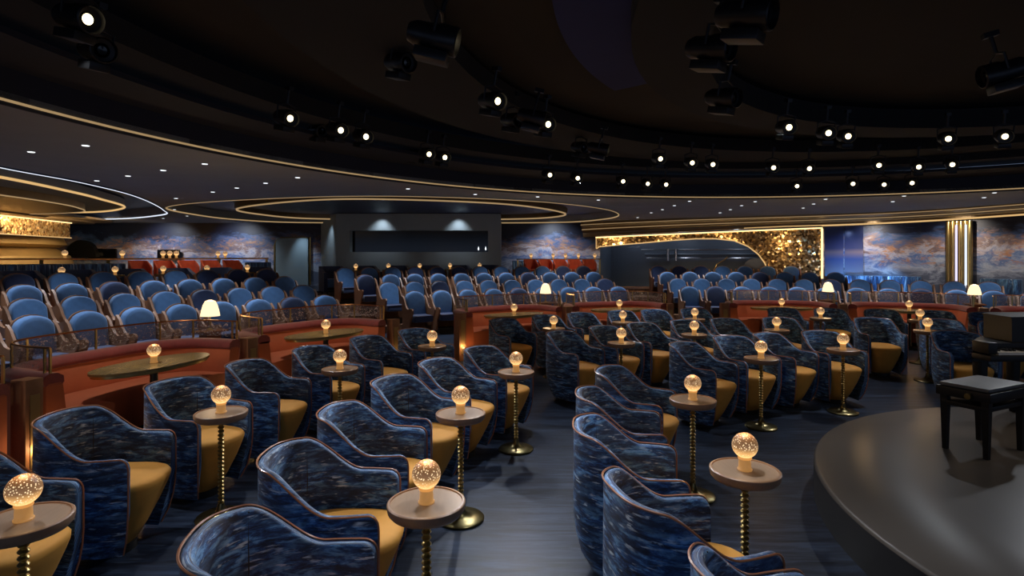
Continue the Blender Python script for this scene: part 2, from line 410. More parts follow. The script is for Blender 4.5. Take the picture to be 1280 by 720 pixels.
# left recess
struct(ring_wall(E2, CH-.02, 3.25, 'ceiling_left_rim', 'recess_blue'))
struct(fill([E2], 3.22, 'ceiling_left_recess', 'recess_blue', .04))
strip(E2, CH-.012, .017, 'trim_4', 'led_white')
E2b = smooth_path([(-8.0, 5.5), (-8.05, 8), (-8.15, 9.2), (-8.5, 10.7), (-9.0, 12.3), (-10.1, 14.7), (-12.5, 16.2), (-15.5, 15), (-15.8, 9), (-12, 4.5)], 8)
struct(fill([E2b], 3.02, 'ceiling_left_drop', 'ceiling', .16)); strip(E2b, 3.0, .024, 'trim_5', 'led_gold')
E2c = smooth_path([(-9.2, 7), (-9.25, 9.5), (-9.5, 11.5), (-10.0, 13), (-11, 14.3), (-13.5, 14.8), (-15, 12), (-13, 7)], 8)
struct(fill([E2c], 2.86, 'ceiling_left_soffit', 'gold_soffit', .16)); strip(E2c, 2.86, .014, 'trim_6', 'led_dim')

# walls
WZ = 20.5
def wallbox(name, a, b, z0, z1, mat, th=.15):
    a = Vector(a); b = Vector(b); d = (b-a); n = Vector((d.y, -d.x)).normalized()
    if n.dot(Vector((0, 5))-a) > 0: n = -n
    q = [a, b, b+n*th, a+n*th]
    return MB().prism([(p.x, p.y) for p in q], z0, z1).build(name, mat, smooth=False)
struct(wallbox('wall_back', (-17, WZ), (3.2, WZ), 0, 3.3, 'mural_back'))
struct(wallbox('wall_left', (-17, -2), (-17, WZ), 0, 3.3, 'grey_wall'))
PA = Vector((3.05, 20.35)); PB = Vector((9.6, 17.5)); PC = Vector((11.6, 16)); PD = Vector((12.7, 14)); PE = Vector((13.6, 10)); PF = Vector((14.0, 3))
struct(wallbox('wall_right', PB, PC, 0, 2.86, 'mural_right'))
struct(wallbox('wall_right.001', PC, PD, 0, 2.9, 'mural_right'))
struct(wallbox('wall_right.002', PD, PE, 0, 2.9, 'mural_right'))
struct(wallbox('wall_right.003', PE, PF, 0, 2.9, 'mural_right'))

# gold mosaic portal of the bar
dAB = (PB-PA).normalized(); nAB = Vector((dAB.y, -dAB.x))            # towards the room
def onwall(px, py, a=PA, b=PB, off=0):
    n = Vector((b.y-a.y, -(b.x-a.x))).normalized(); a2 = a+n*off
    k = (px-640)/F; z = (n.x*a2.x+n.y*a2.y)/(n.x*k+n.y)
    return Vector((k*z, z, CZ+(HZ-py)*z/F))
outl = [(745, 297), (800, 294.5), (870, 291.5), (950, 288), (1028, 285), (1028, 320), (1028, 372), (962, 374), (962, 352), (960, 340), (956, 329), (948, 318), (935, 308), (918, 301), (895, 298.5), (870, 298.5), (840, 300.5), (800, 304), (770, 306.5), (749, 308.5), (745, 311)]
pw = [onwall(*p) for p in outl]; n = len(pw); off = Vector((-nAB.x, -nAB.y, 0))*.18
v = [tuple(p) for p in pw]+[tuple(p+off) for p in pw]
f = [list(range(n)), [n+i for i in range(n)][::-1]]+[[i, (i+1) % n, n+(i+1) % n, n+i] for i in range(n)]
struct(mesh_obj('wall_mosaic_portal', v, f, 'mosaic', smooth=False))
fr = Vector((nAB.x, nAB.y, 0))*.03
def led(ptsl, name, mat='led_warm', r=.022): struct(MB().tube([onwall(*p)+fr for p in ptsl], r, 6).build(name, mat))
led(outl[:5], 'trim_7'); led([(1027.5, 286), (1027.5, 348)], 'trim_8', r=.03)
led([(746, 311)]+[outl[i] for i in range(19, 8, -1)]+[(962, 350)], 'trim_9', 'led_gold', .022)
led([(745.5, 298), (745.5, 311)], 'trim_10', 'led_gold', .015)
# bar interior behind the portal
back = nAB*-2.2
struct(wallbox('wall_bar', PA+back, PB+back+dAB*1.2, 0, 3.3, 'bar_dark'))
struct(wallbox('wall_bar.002', PA-nAB*.2, PA-nAB*2.3, 0, 3.3, 'bar_dark'))
struct(wallbox('wall_bar.001', PB-nAB*.2, PB-nAB*2.3, 0, 3.3, 'bar_dark'))

# stepped bronze soffit over the right-hand walls
W = smooth_path([(2.6, 20.45), (5.5, 19.4), (9.6, 17.5), (11.6, 16), (12.7, 14), (13.6, 10), (14.0, 3)], 8, closed=False)
def Woff(i, d):
    a = W[max(i-1, 0)]; b = W[min(i+1, len(W)-1)]; t = (b-a).normalized(); nn = Vector((t.y, -t.x))
    if nn.dot(Vector((3, 5))-W[i]) < 0: nn = -nn
    k = min(1, .35+i/14)
    return W[i]+nn*d*k
def hb(i): return 2.42+.24*min(1, i/14)+.10*min(1, max(0, i-14)/20)
idx = list(range(len(W)))
def H(x, top=CH): return lambda i: hb(i)+(top-hb(i))*x
struct(loft(Woff, [(-.1, H(0)), (.35, H(0)), (.40, H(.12)), (.40, H(.3)), (.9, H(.38)), (.95, H(.62)), (1.5, H(.72)), (1.5, H(1.02)), (-.1, H(1.02))], idx, 'gold_soffit', 'ceiling_soffit_right', auto=25))
def wled(d, x, r, name, mat, i0=0, i1=None): struct(MB().tube([tuple(Woff(i, d))+(H(x)(i),) for i in idx[i0:i1]], r, 6).build(name, mat))
wled(.42, .05, .012, 'trim_11', 'led_gold', 12); wled(.97, .5, .012, 'trim_12', 'led_dim'); wled(1.52, .8, .010, 'trim_13', 'led_dim')
wled(.36, -.02, .014, 'trim_14', 'led_gold', 16)

# right-hand wall dressing: glossy blue panels, brass pier with light strips
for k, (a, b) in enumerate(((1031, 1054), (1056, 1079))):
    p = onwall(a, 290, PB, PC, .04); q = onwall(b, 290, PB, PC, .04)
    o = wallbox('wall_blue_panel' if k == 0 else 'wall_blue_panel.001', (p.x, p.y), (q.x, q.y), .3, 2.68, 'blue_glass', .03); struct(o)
pier = empty('brass_pier', 'tall fluted brass pier with lilac light strips against the painted wall', 'pier', (0, 0, 0))
pc = onwall(1199, 300, PC, PD, .12); pier.location = (pc.x, pc.y, 0); nd = (PD-PC).normalized()
m = MB()
for k in range(6): m.lathe([(.055, .0), (.055, 2.68)], 10, (nd.x*(k-2.5)*.10, nd.y*(k-2.5)*.10, 0))
m.build('fluted_shaft', 'brass', pier)
for k, s_ in ((-.8, .022), (1.35, .014)):
    MB().box((nd.x*k*.1-.04, nd.y*k*.1-.07, 1.33), (.035, .035, 2.5)).build('light_strip', 'pink_glow' if k < 0 else 'led_white', pier)

# left golden bar front
GK = 1.3; GA = Vector((-10.15, 11.2))*GK; GB = Vector((-10.8, 13.8))*GK
def gh(h): return CZ+(h-CZ)*GK
g0 = GA+(GA-GB)*1.2
struct(wallbox('wall_gold_band', g0, GB, gh(2.20), gh(2.56), 'mosaic', .25))
strip([g0+Vector((.04, -.0)), GA+Vector((.04, 0)), GB+Vector((.04, 0))], gh(2.56), .025, 'trim_15', 'led_warm', False)
strip([g0+Vector((.04, -.0)), GA+Vector((.04, 0)), GB+Vector((.04, 0))], gh(2.19), .015, 'trim_16', 'led_gold', False)
GP = smooth_path([tuple(g0), tuple(GA), tuple(GB), (-14.9, 19.0), (-16.6, 19.6)], 8, closed=False)
def Goff(i, d):
    a = GP[max(i-1, 0)]; b = GP[min(i+1, len(GP)-1)]; t = (b-a).normalized(); nn = Vector((t.y, -t.x))
    if nn.x < 0 and i < 20: nn = -nn
    return GP[i]+nn*d
struct(loft(Goff, [(-.35, 1.2), (.02, 1.40), (-.12, 1.75), (-.5, 2.0), (-.2, 2.1), (-.3, 2.32), (-.8, 2.32), (-.8, .3), (-.35, .3)], list(range(len(GP))), 'gold_wall', 'wall_gold_cove', auto=30))
struct(loft(Goff, [(-.1, 2.80), (.5, 2.82), (.55, 2.86), (1.0, 2.88), (1.0, 2.94), (-.1, 2.94)], list(range(22)), 'gold_soffit', 'ceiling_soffit_left', auto=30))
lamp('AREA', 'cove_wash', (-12.7, 16.2, 2.75), 80, (1, .70, .36), (-14.0, 16.6, 1.6), sx=4, sy=.1)

# raked terraces behind the booths
RR = [11.7, 12.8, 13.9, 15.0, 16.15]; RH = [0, .16, .32, .48, .64]
def sector(r0, r1, a0, a1, z0, z1, name, mat, steps=60):
    return loft(lambda t, d: (SC[0]+d*cos(t), SC[1]+d*sin(t)), [(r0, z0), (r1, z0), (r1, z1), (r0, z1)], [R(a0+(a1-a0)*i/steps) for i in range(steps+1)], mat, name)
for k in range(1, 5):
    r0 = RR[k]-.55; r1 = RR[k]+.55 if k < 4 else 21
    if k < 4: struct(sector(r0, r1, 22, 178, 0, RH[k], 'seating_terrace', 'terrace'))
    else:
        struct(sector(r0, 17.24, 22, 178, 0, .66, 'seating_terrace', 'terrace'))
        struct(sector(17.24, 20.4, 100, 178, 0, .7, 'seating_terrace', 'carpet'))

# control booth box at the back
bx = empty('control_booth', 'grey control booth box with a long black window at the back wall', 'control booth', (0, 0, 0))
BX0, BX1, BZ = -5.85, -.38, 18.8
prof = [(BX0, BZ), (BX1, BZ), (BX1, 20.4), (-6.9, 20.4)]
wx0 = (437-640)/F*BZ; wx1 = (610-640)/F*BZ; wz0 = CZ+5*BZ/F; wz1 = CZ+32*BZ/F
m = MB()
m.prism(prof, .3, wz0); m.prism(prof, wz1, 3.16)
m.prism([(BX0, BZ), (wx0, BZ), (wx0, 20.4), (-6.9, 20.4)], wz0, wz1); m.prism([(wx1, BZ), (BX1, BZ), (BX1, 20.4), (wx1, 20.4)], wz0, wz1)
m.build('booth_wall', 'grey_wall', bx, smooth=False)
MB().box(((wx0+wx1)/2, BZ+.35, (wz0+wz1)/2), (wx1-wx0, .04, wz1-wz0)).build('window_glass', 'glass_black', bx, smooth=False)
for px in (598, 607): MB().lathe([(.0, -.04), (.02, -.02), (.022, .02), (0, .10)], 8, ((px-640)/F*(BZ+.2), BZ+.25, 1.98)).build('indicator_light', 'down', bx)
for px in (475, 572): lamp('SPOT', 'booth_downlight', ((px-640)/F*(BZ-.5), BZ-.35, 3.12), 30, (.85, .92, 1), ((px-640)/F*(BZ-.2), BZ, 2.3), spot=90)
lamp('SPOT', 'booth_side_light', (-6.3, 18.9, 3.1), 40, (.75, .88, 1), (-6.4, 19.6, 1.2), spot=70)

# door in the back wall
d1 = struct(MB().box((-7.95, WZ-.08, 1.55), (1.16, .06, 1.7)).build('door_1', 'door', smooth=False))
fr_pts = [(-8.58, WZ-.08, .7), (-8.58, WZ-.08, 2.15), (-8.5, WZ-.08, 2.32), (-8.35, WZ-.08, 2.40), (-7.3, WZ-.08, 2.42), (-7.3, WZ-.08, .7)]
struct(MB().tube(fr_pts, .035, 6).build('trim_17', 'brass'))
lamp('SPOT', 'door_light', (-7.6, 19.9, 2.9), 50, (.7, .85, 1), (-7.5, 20.4, 1.4), spot=60)
# screens on the back wall, arched niche
for k, (x0, x1, y0, y1) in enumerate(((111, 146, 311, 324), (197, 225, 312, 324))):
    z = WZ-.12; t = MB().box(((x0+x1-1280)/2/F*z, z, CZ+(HZ-(y0+y1)/2)*z/F), ((x1-x0)/F*z, .08, (y1-y0)/F*z), bev=.03).build('wall_screen', 'glass_black')
    tag(t, ['dark rounded screen on the mural, nearer the golden bar', 'dark rounded screen on the mural, nearer the door'][k], 'screen', 'screens on the mural')
arch = [(.55*cos(pi*i/14), .62*sin(pi*i/14)) for i in range(15)]
o = MB().prism(arch, 0, .2, tf=lambda x, y, z: (x-15.4, 20.15+z, 1.7+y)).build('arched_niche', 'plinth', smooth=False)
tag(o, 'dark arched niche beside the golden bar front', 'niche')

# ================================================================== STAGE
st = MB().lathe([(2.60, 0), (2.60, .235), (2.59, .252), (2.57, .26)], 128)
st.v = [(x+SC[0], y+SC[1], z) for x, y, z in st.v]
root = empty('round_stage', 'low round polished stage at the right with dark curved side', 'stage', (SC[0], SC[1], 0))
MB().lathe([(2.60, 0), (2.60, .235)], 128, cap=True).build('stage_side', 'stage_side', root, auto=30)
MB().lathe([(2.60, .2352), (2.595, .25), (2.58, .26), (2.0, .2605), (0, .2605)], 128, cap=False).build('stage_top', 'stage', root, auto=60)

# ================================================================== SEATS
# ---- tub chair
Rb, Wd, XA, WA, HB, HA = .36, .29, .235, .262, .80, .62
def tub():
    root = empty('tub_chair', 'x', 'chair', (0, 0, 0))
    N = 26; NS = 10; nx = 2.7
    half = []
    for i in range(N+1):
        ph = pi/2*i/N; half.append((-Rb*abs(cos(ph))**(2/nx), Wd*abs(sin(ph))**(2/nx)))
    for i in range(1, NS+1):
        t = i/NS; half.append((t*XA, Wd+(WA-Wd)*t**2))
    s = [0]
    for i in range(1, len(half)): s.append(s[-1]+math.hypot(half[i][0]-half[i-1][0], half[i][1]-half[i-1][1]))
    L = s[-1]
    # densify the last few cm so that the front corner is round
    pts = []; ss = []
    grid = [L*k/44 for k in range(42)]+[L-.045, L-.03, L-.018, L-.009, L-.003, L]
    for g in grid:
        k = 0
        while k < len(s)-2 and s[k+1] < g: k += 1
        u = (g-s[k])/(s[k+1]-s[k]); pts.append((half[k][0]+(half[k+1][0]-half[k][0])*u, half[k][1]+(half[k+1][1]-half[k][1])*u)); ss.append(g)
    def rim(g):
        q = min(1, max(0, (g/L-.34)/(.745-.34))); h = HB-(HB-HA)*(q*q*(3-2*q)); d = L-g; rr = .05
        if d < rr: h -= rr-math.sqrt(max(0, rr*rr-(rr-d)**2))
        if g/L < .34: h += .012*cos(g/L/.34*pi/2)
        return h
    full = [(p[0], -p[1], rim(g), -g) for p, g in zip(pts[::-1], ss[::-1])]+[(p[0], p[1], rim(g), g) for p, g in zip(pts[1:], ss[1:])]
    T = .042
    def scale(z):
        if z > .40: return 1.0-.02*(z-.4)
        q = (.40-z)/.36; return .60+.40*math.sqrt(max(0, 1-q*q*.93))if q < 1 else .70
    def nrm(i):
        a = full[max(i-1, 0)]; b = full[min(i+1, len(full)-1)]; tx, ty = b[0]-a[0], b[1]-a[1]; l = math.hypot(tx, ty) or 1
        return (-ty/l, tx/l)                    # points outward or inward; fixed below
    v = []; uv = []; nv = 9; f = []
    for i, (x, y, h, g) in enumerate(full):
        nx_, ny_ = nrm(i)
        if nx_*(x-.05)+ny_*y > 0: nx_, ny_ = -nx_, -ny_
        prof = []
        for k in range(nv):
            t = k/(nv-1); z = .045+(h-.012-.045)*t; sc_ = scale(z); prof.append((x*sc_-.02*(1-sc_), y*sc_, z, z))
        prof.append((x+nx_*.008, y+ny_*.008, h-.003, h)); prof.append((x+nx_*T*.5, y+ny_*T*.5, h+.001, h+.02)); prof.append((x+nx_*(T-.008), y+ny_*(T-.008), h-.003, 1.7-h))
        for z in (h-.014, max(.30, (h+.36)/2), .30):
            sc_ = scale(z); prof.append(((x+nx_*T)*sc_, (y+ny_*T)*sc_, z, 1.7-z))
        n = len(prof)
        for (a, b, c, u) in prof: v.append((a, b, c)); uv.append((g, u))
        if i:
            for k in range(n-1): f.append([(i-1)*n+k, (i-1)*n+k+1, i*n+k+1, i*n+k])
            f.append([(i-1)*n+n-1, (i-1)*n, i*n, i*n+n-1])
    f.append(list(range(n))); m_ = (len(full)-1)*n; f.append([m_+k for k in range(n)][::-1])
    shell = mesh_obj('shell', v, f, 'tub', root, True, uvs=uv, auto=55)
    # piping follows the outer edge of the rim and runs down both front edges
    pp = []
    x, y, h, g = full[0]
    for k in range(7): z = .06+(h-.02-.06)*k/6; sc_ = scale(z); pp.append((x*sc_-.02*(1-sc_)+.003, y*sc_, z))
    for i, (x, y, h, g) in enumerate(full):
        pp.append((x*1.005, y*1.005, h+.001))
    x, y, h, g = full[-1]
    for k in range(6, -1, -1): z = .06+(h-.02-.06)*k/6; sc_ = scale(z); pp.append((x*sc_-.02*(1-sc_)+.003, y*sc_, z))
    MB().tube(pp, .0048, 5).build('piping', 'piping', shell)
    # vertical back seams inside
    for sgn in (-1, 1):
        j = 15
        x, y = pts[j]; a = math.atan2(y, x); r_ = math.hypot(x, y)-T-.001
        MB().tube([(r_*cos(a), sgn*r_*sin(a), .45), (r_*cos(a), sgn*r_*sin(a), rim(ss[j])-.01)], .0035, 4).build('seam', 'plinth', shell)
    # seat with tapered skirt
    def plan(sx0, sx1, sy, n=28, e=2.8):
        o = []
        for i in range(n):
            a = 2*pi*i/n; c_, s_ = cos(a), sin(a)
            o.append(((sx1 if c_ > 0 else sx0)*math.copysign(abs(c_)**(2/e), c_), sy*math.copysign(abs(s_)**(2/e), s_)))
        return o
    v = []; f = []; n = 28
    rows = [(.05, .16, .14, .12, -.02), (.14, .20, .175, .155, 0), (.26, .235, .235, .20, 0), (.35, .25, .275, .22, 0), (.40, .26, .295, .228, 0), (.422, .262, .298, .229, 0), (.438, .255, .285, .220, 0), (.447, .235, .255, .20, 0), (.452, .15, .16, .12, 0)]
    for (z, a, b, sy, dx) in rows:
        for (px, py) in plan(a, b, sy, n): v.append((px+dx, py, z))
    for j in range(len(rows)-1):
        for i in range(n): f.append([j*n+i, j*n+(i+1) % n, (j+1)*n+(i+1) % n, (j+1)*n+i])
    f.append([(len(rows)-1)*n+i for i in range(n)]); f.append(list(range(n))[::-1])
    mesh_obj('seat', v, f, 'mustard', root, True, auto=60)
    MB().lathe([(.13, 0), (.13, .05), (.10, .055)], 20).build('base', 'plinth', root)
    return root
tubp = tub(); used = []
names = {1: 'front arc by the stage', 2: 'middle arc', 3: 'outer arc by the booths'}
rings = {1: (3.85, [(199.5, 189.5, 178, 167, 155.5), (131, 119.8, 110.2, 100.2), (77,)]),
         2: (5.38, [(191.2, 183, 175, 166.7, 158.5, 150.3), (134.6, 126.4, 119.3, 111.2, 104, 95.2), (80.8, 71.8, 64.4)]),
         3: (6.95, [(183.5, 176.9, 170.3, 163.6, 157, 150.3, 144), (130.8, 124.2, 118.6, 112.2, 106.8, 100.6), (87.5, 81.1, 74.5, 68.2, 62.3)])}
TURN = {(1, 0, 1): 3, (1, 0, 2): -7, (1, 0, 3): 3, (1, 0, 4): -3, (1, 1, 0): 4, (1, 1, 1): -5, (1, 1, 2): 16, (1, 1, 3): 0, (2, 0, 1): -2, (2, 0, 2): 2, (2, 0, 3): -8, (3, 0, 1): 8, (3, 0, 2): -6, (3, 0, 3): 7}
OrdW = ['first', 'second', 'third', 'fourth', 'fifth', 'sixth', 'seventh', 'eighth', 'ninth', 'tenth', 'eleventh', 'twelfth', 'thirteenth']
secn = ['left section', 'middle section', 'right section']
for rg, (rad, secs) in rings.items():
    for si, angs in enumerate(secs):
        for k, a in enumerate(angs):
            turn = TURN.get((rg, si, k), random.uniform(-2.5, 2.5))
            pos = (OrdW[k]+' from the left') if len(angs) > 1 else 'alone beside the piano'
            place(tubp, used, pol(a, rad), face(a)+R(turn), f'blue marbled tub chair, {names[rg]}, {secn[si]}, {pos}', 'blue marbled tub chairs with mustard seats')

# ---- cocktail table
def ctable():
    root = empty('cocktail_table', 'x', 'table', (0, 0, 0))
    MB().lathe([(.05, .655), (.15, .662), (.161, .675), (.165, .69), (.165, .706), (.160, .710), (.153, .710), (.151, .704)], 48, cap=False).build('rim', 'table_edge', root, auto=50)
    MB().lathe([(.04, .668), (.152, .668), (.152, .7045)], 40).build('tabletop', 'table_top', root, auto=40)
    prof = [(.155, 0), (.157, .012), (.150, .019), (.09, .024), (.045, .04), (.028, .065), (.020, .10)]
    MB().lathe(prof, 32).build('foot', 'brass_dark', root, auto=50)
    pr = [(.017, .098)]; z = .10
    while z < .640:
        for q in (.2, .5, .8): pr.append((.009+.013*sin(pi*q), z+.026*q))
        z += .026; pr.append((.009, z))
    MB().lathe(pr, 14).build('beaded_stem', 'brass', root)
    return root
tabp = ctable(); tused = []
tabs = [(1, 3.42, 184, 'front arc, nearest the stage edge'), (1, 3.42, 161, 'front arc, second from the left of the stage'), (1, 3.42, 125.9, 'front arc, middle section, left one'), (1, 3.42, 104.4, 'front arc, middle section, right one'),
        (2, 4.95, 187, 'middle arc, nearest the camera'), (2, 4.95, 171.2, 'middle arc, second from the camera'), (2, 4.98, 155, 'middle arc, at the aisle'), (2, 4.99, 130.4, 'middle arc, just past the aisle'), (2, 5.0, 115.1, 'middle arc, centre of the middle section'), (2, 5.05, 99.2, 'middle arc, last of the middle section'), (2, 5.05, 75.6, 'middle arc, near the piano'),
        (3, 6.53, 186.7, 'outer arc, at the far left edge'), (3, 6.54, 173.2, 'outer arc, before the first full booth'), (3, 6.54, 160, 'outer arc, before the second full booth'), (3, 6.53, 147, 'outer arc, at the left aisle'), (3, 6.50, 127.4, 'outer arc, first right of the aisle'), (3, 6.55, 115.3, 'outer arc, second right of the aisle'), (3, 6.53, 103.5, 'outer arc, third right of the aisle'), (3, 6.55, 84.3, 'outer arc, right section, left one'), (3, 6.55, 71.3, 'outer arc, right section, right one')]
# ---- globe lamp
def globe():
    root = empty('globe_lamp', 'x', 'lamp', (0, 0, 0))
    foot = MB().lathe([(.034, 0), (.035, .006), (.030, .010), (.0285, .050), (.031, .055)], 24).build('lamp_foot', 'amber', root, auto=50)
    MB().lathe([(.031, .0552), (.033, .061), (.031, .066)], 24).build('glowing_collar', 'bottom_glow', foot)
    g = MB().lathe([(.0605*sin(pi*k/18), -.0605*cos(pi*k/18)) for k in range(0, 19)], 30, cap=False).build('globe', 'globe', root); g.location = (0, 0, .120)
    return root
glp = globe(); gused = []
def put_globe(loc, label, light=2.2):
    place(glp, gused, loc, random.uniform(0, 6), label, 'crackled amber globe lamps')
    if light: lamp('POINT', 'globe_light', (loc[0], loc[1], loc[2]+.235), light, (1, .62, .28), size=.04)
for rg, r_, a, lb in tabs:
    p = pol(a, r_)
    place(tabp, tused, p, R(a), f'small round cocktail table, {lb}', 'round cocktail tables')
    put_globe((p[0], p[1], .7048), f'crackled globe lamp on a cocktail table, {lb}', 1.6 if rg < 3 else 1.2)

# ---- curved booths
def bpath(W0=1.015, D=.80, x1=.07, n=3.4):
    def P(t, d):                            # t in -1..1, d = distance inside the outer line
        s_ = 1 if t >= 0 else -1; a = abs(t)
        if a < .72:
            ph = a/.72*pi/2; x = .0-(D-d)*abs(cos(ph))**(2/n); y = s_*(W0-d)*abs(sin(ph))**(2/n)
        else: x = (a-.72)/.28*x1; y = s_*(W0-d)
        return (x, y)
    return P
BP = bpath(); TS = [-1+2*i/72 for i in range(73)]
def booth():
    root = empty('curved_booth_sofa', 'x', 'sofa', (0, 0, 0))
    loft(BP, [(.0, .03), (.0, .70), (.02, .72), (.11, .72), (.13, .70), (.16, .42), (.16, .03)], TS, 'rust', 'backrest', root)
    loft(BP, [(-.01, .705), (-.02, .74), (-.01, .785), (.03, .805), (.09, .80), (.135, .77), (.14, .72), (.12, .70)], TS, 'wine', 'bolster', root, auto=80)
    loft(BP, [(.162, .05), (.162, .45), (.30, .465), (.50, .46), (.555, .445), (.57, .42), (.56, .32), (.53, .05)], TS, 'rust', 'seat', root, auto=50)
    return root
bop = booth(); bused = []
def screen():
    root = empty('glass_screen', 'x', 'screen', (0, 0, 0))
    loft(BP, [(.028, .83), (.034, .83), (.034, 1.0), (.028, 1.0)], TS, 'etched', 'glass_panel', root)
    MB().tube([BP(t, .031)+(1.008,) for t in TS], .009, 6).build('top_rail', 'copper', root)
    for i in range(0, 73, 9):
        p = BP(TS[i], .031); MB().box((p[0], p[1], .905), (.016, .016, .20)).build('post', 'brass', root)
    return root
scp = screen(); sused = []
def btable():
    root = empty('oval_booth_table', 'x', 'table', (0, 0, 0))
    pts = [(.29*cos(2*pi*i/40), .60*math.copysign(abs(sin(2*pi*i/40))**.85, sin(2*pi*i/40))) for i in range(40)]
    MB().prism(pts, .690, .712).build('tabletop', 'booth_table', root, auto=40)
    MB().prism([(x*.95, y*.97) for x, y in pts], .665, .6895).build('under_edge', 'brass', root, auto=40)
    MB().lathe([(.20, 0), (.20, .02), (.05, .03), (.035, .05), (.035, .664)], 24).build('pedestal', 'black', root)
    return root
btp = btable(); btused = []
def pillar():
    root = empty('booth_pillar', 'x', 'pillar', (0, 0, 0))
    m = MB(); m.box((0, 0, .40), (.14, .14, .80), bev=.008); m.build('post_body', 'walnut', root)
    inl = MB().box((.073, 0, .40), (.006, .075, .56)).build('brass_inlay', 'gold_wall', root)
    MB().lathe([(0, 0), (.016, .006), (.02, .02), (.016, .035), (0, .04)], 12, (.093, 0, .20)).build('uplight', 'spark', inl)
    return root
plp = pillar(); pused = []
bn = ['at the far left edge', 'in the left foreground', 'second from the left, beside the left aisle', 'first right of the left aisle', 'in front of the right-hand aisle', 'right of the right-hand aisle', 'second from the right', 'behind the piano at the right edge']
for k, a in enumerate((178.6, 162.7, 146.9, 122.4, 106.9, 84, 68.6, 53.2)):
    p = pol(a, 8.42)
    place(bop, bused, p, face(a), f'rust leather curved booth with wine bolster, {bn[k]}', 'curved booths')
    place(scp, sused, p, face(a), f'etched glass screen on the curved booth {bn[k]}', 'booth glass screens')
    place(btp, btused, p, face(a), f'oval wooden table in the curved booth {bn[k]}', 'oval booth tables')
    put_globe((p[0], p[1], .7122), f'globe lamp on the oval table, booth {bn[k]}', 2.0)
pn = ['left of the booth in the left foreground', 'between the two left booths', 'at the left aisle, left side', 'at the left aisle, right side', 'between the two middle booths', 'at the right-hand aisle, left side', 'at the right-hand aisle, right side', 'between the first two right booths', 'behind the piano']
for k, a in enumerate((170.6, 154.8, 138.9, 130.0, 114.6, 99.6, 91.8, 76.3, 60.9)):
    place(plp, pused, pol(a, 8.42), face(a), f'walnut booth pillar with brass inlay, {pn[k]}', 'booth pillars')
    p = pol(a, 8.27, 0); lamp('POINT', 'pillar_uplight', (p[0], p[1], .24), 1.6, (1, .6, .25), size=.03)
def shade_lamp():
    root = empty('shaded_table_lamp', 'x', 'lamp', (0, 0, 0))
    MB().lathe([(.115, 0), (.105, .06), (.085, .14), (.06, .19), (.02, .205)], 24, (0, 0, .18)).build('lamp_shade', 'shade', root)
    MB().lathe([(.055, 0), (.055, .012), (.018, .025), (.010, .06), (.02, .10), (.008, .14), (.008, .20)], 16).build('lamp_base', 'brass', root)
    return root
slp = shade_lamp(); slused = []
def console():
    root = empty('lamp_console', 'x', 'console', (0, 0, 0))
    MB().box((0, 0, .79), (.26, .34, .025), bev=.006).build('console_top', 'walnut', root)
    MB().box((0, 0, .39), (.16, .20, .777), bev=.006).build('console_body', 'walnut', root)
    return root
cop = console(); coused = []
ln = ['on the left', 'right of the left aisle', 'third from the left', 'farthest right']
for k, (a, z0) in enumerate(((153.3, .815), (114.2, .815), (76.2, .82), (60.6, .82))):
    place(cop, coused, pol(a, 9.42, 0), face(a), f'slim walnut console behind the booths {ln[k]}, under a cream lamp', 'lamp consoles')
    place(slp, slused, pol(a, 9.42, .803), face(a), f'glowing cream shaded lamp behind the booths, {ln[k]}', 'cream shaded lamps')
    p = pol(a, 9.42, 1.14); lamp('POINT', 'shade_light', (p[0], p[1], 1.26), 7, (1, .68, .36), size=.08)

# ---- theatre seat
def tseat(mat, name='theatre_seat'):
    root = empty(name, 'x', 'seat', (0, 0, 0))
    def pad(w_, z0, z1, x0, x1, lean, n=10):
        out = [(-w_, z0), (w_, z0), (w_, z1-w_*.75)]
        for i in range(1, n): a = pi*i/n; out.append((w_*cos(a)**1 if True else 0, z1-w_*.75+w_*.75*sin(a)))
        out.append((-w_, z1-w_*.75)); return out
    # backrest: rounded-top slab with softened edge
    o = pad(.225, .40, .95, 0, 0, 0); c_ = (0, .66); layers = [(-.15, 1.0), (-.07, 1.0), (-.045, .97), (-.035, .90), (-.03, .75)]
    v = []; f = []; n = len(o)
    for x, s_ in layers:
        for (y, z) in o: zz = c_[1]+(z-c_[1])*s_; v.append((x-(zz-.4)*.16, y*s_, zz))
    for j in range(len(layers)-1):
        for i in range(n): f.append([j*n+i, j*n+(i+1) % n, (j+1)*n+(i+1) % n, (j+1)*n+i])
    f.append(list(range(n))); f.append([(len(layers)-1)*n+i for i in range(n)][::-1])
    mesh_obj('backrest', v, f, mat, root, True, auto=50)
    cu = MB().box((.10, 0, .37), (.44, .45, .15), bev=.03).build('seat_cushion', 'seat_navy_shaded', root)
    MB().box((.325, 0, .435), (.012, .44, .010)).build('edge_highlight', 'chrome', cu)  # chrome strip put in for the bright highlight along the cushion edge
    # wooden back shell
    o2 = pad(.245, .10, .965, 0, 0, 0); m = MB(); m.prism(o2, -.175, -.152, tf=lambda a, b, c: (c-(b-.4)*.16, a, b)); m.build('back_shell', 'walnut', root)
    side = [(-.20, .08), (.16, .08), (.20, .30), (.31, .50), (.33, .565), (.30, .60), (.22, .60), (.10, .575), (.02, .60), (-.06, .68), (-.13, .79), (-.22, .86), (-.235, .84)]
    for sg in (-1, 1):
        MB().prism(side, .248, .285, tf=lambda a, b, c: (a, sg*c, b)).build('side_panel', 'walnut', root)
    MB().box((.02, 0, .06), (.30, .40, .12)).build('base', 'plinth', root)
    return root
tsp = tseat('seat_blue'); tsd = tseat('seat_navy_shaded'); u1 = []; u2 = []
rown = ['front row', 'second row', 'third row', 'fourth row']
blocks = [('left block', [(134.6, 161), (134.4, 159), (134.2, 157), (134.2, 155)]), ('middle block', [(98.6, 127.5)]*4), ('right block', [(52, 89.4)]*4)]
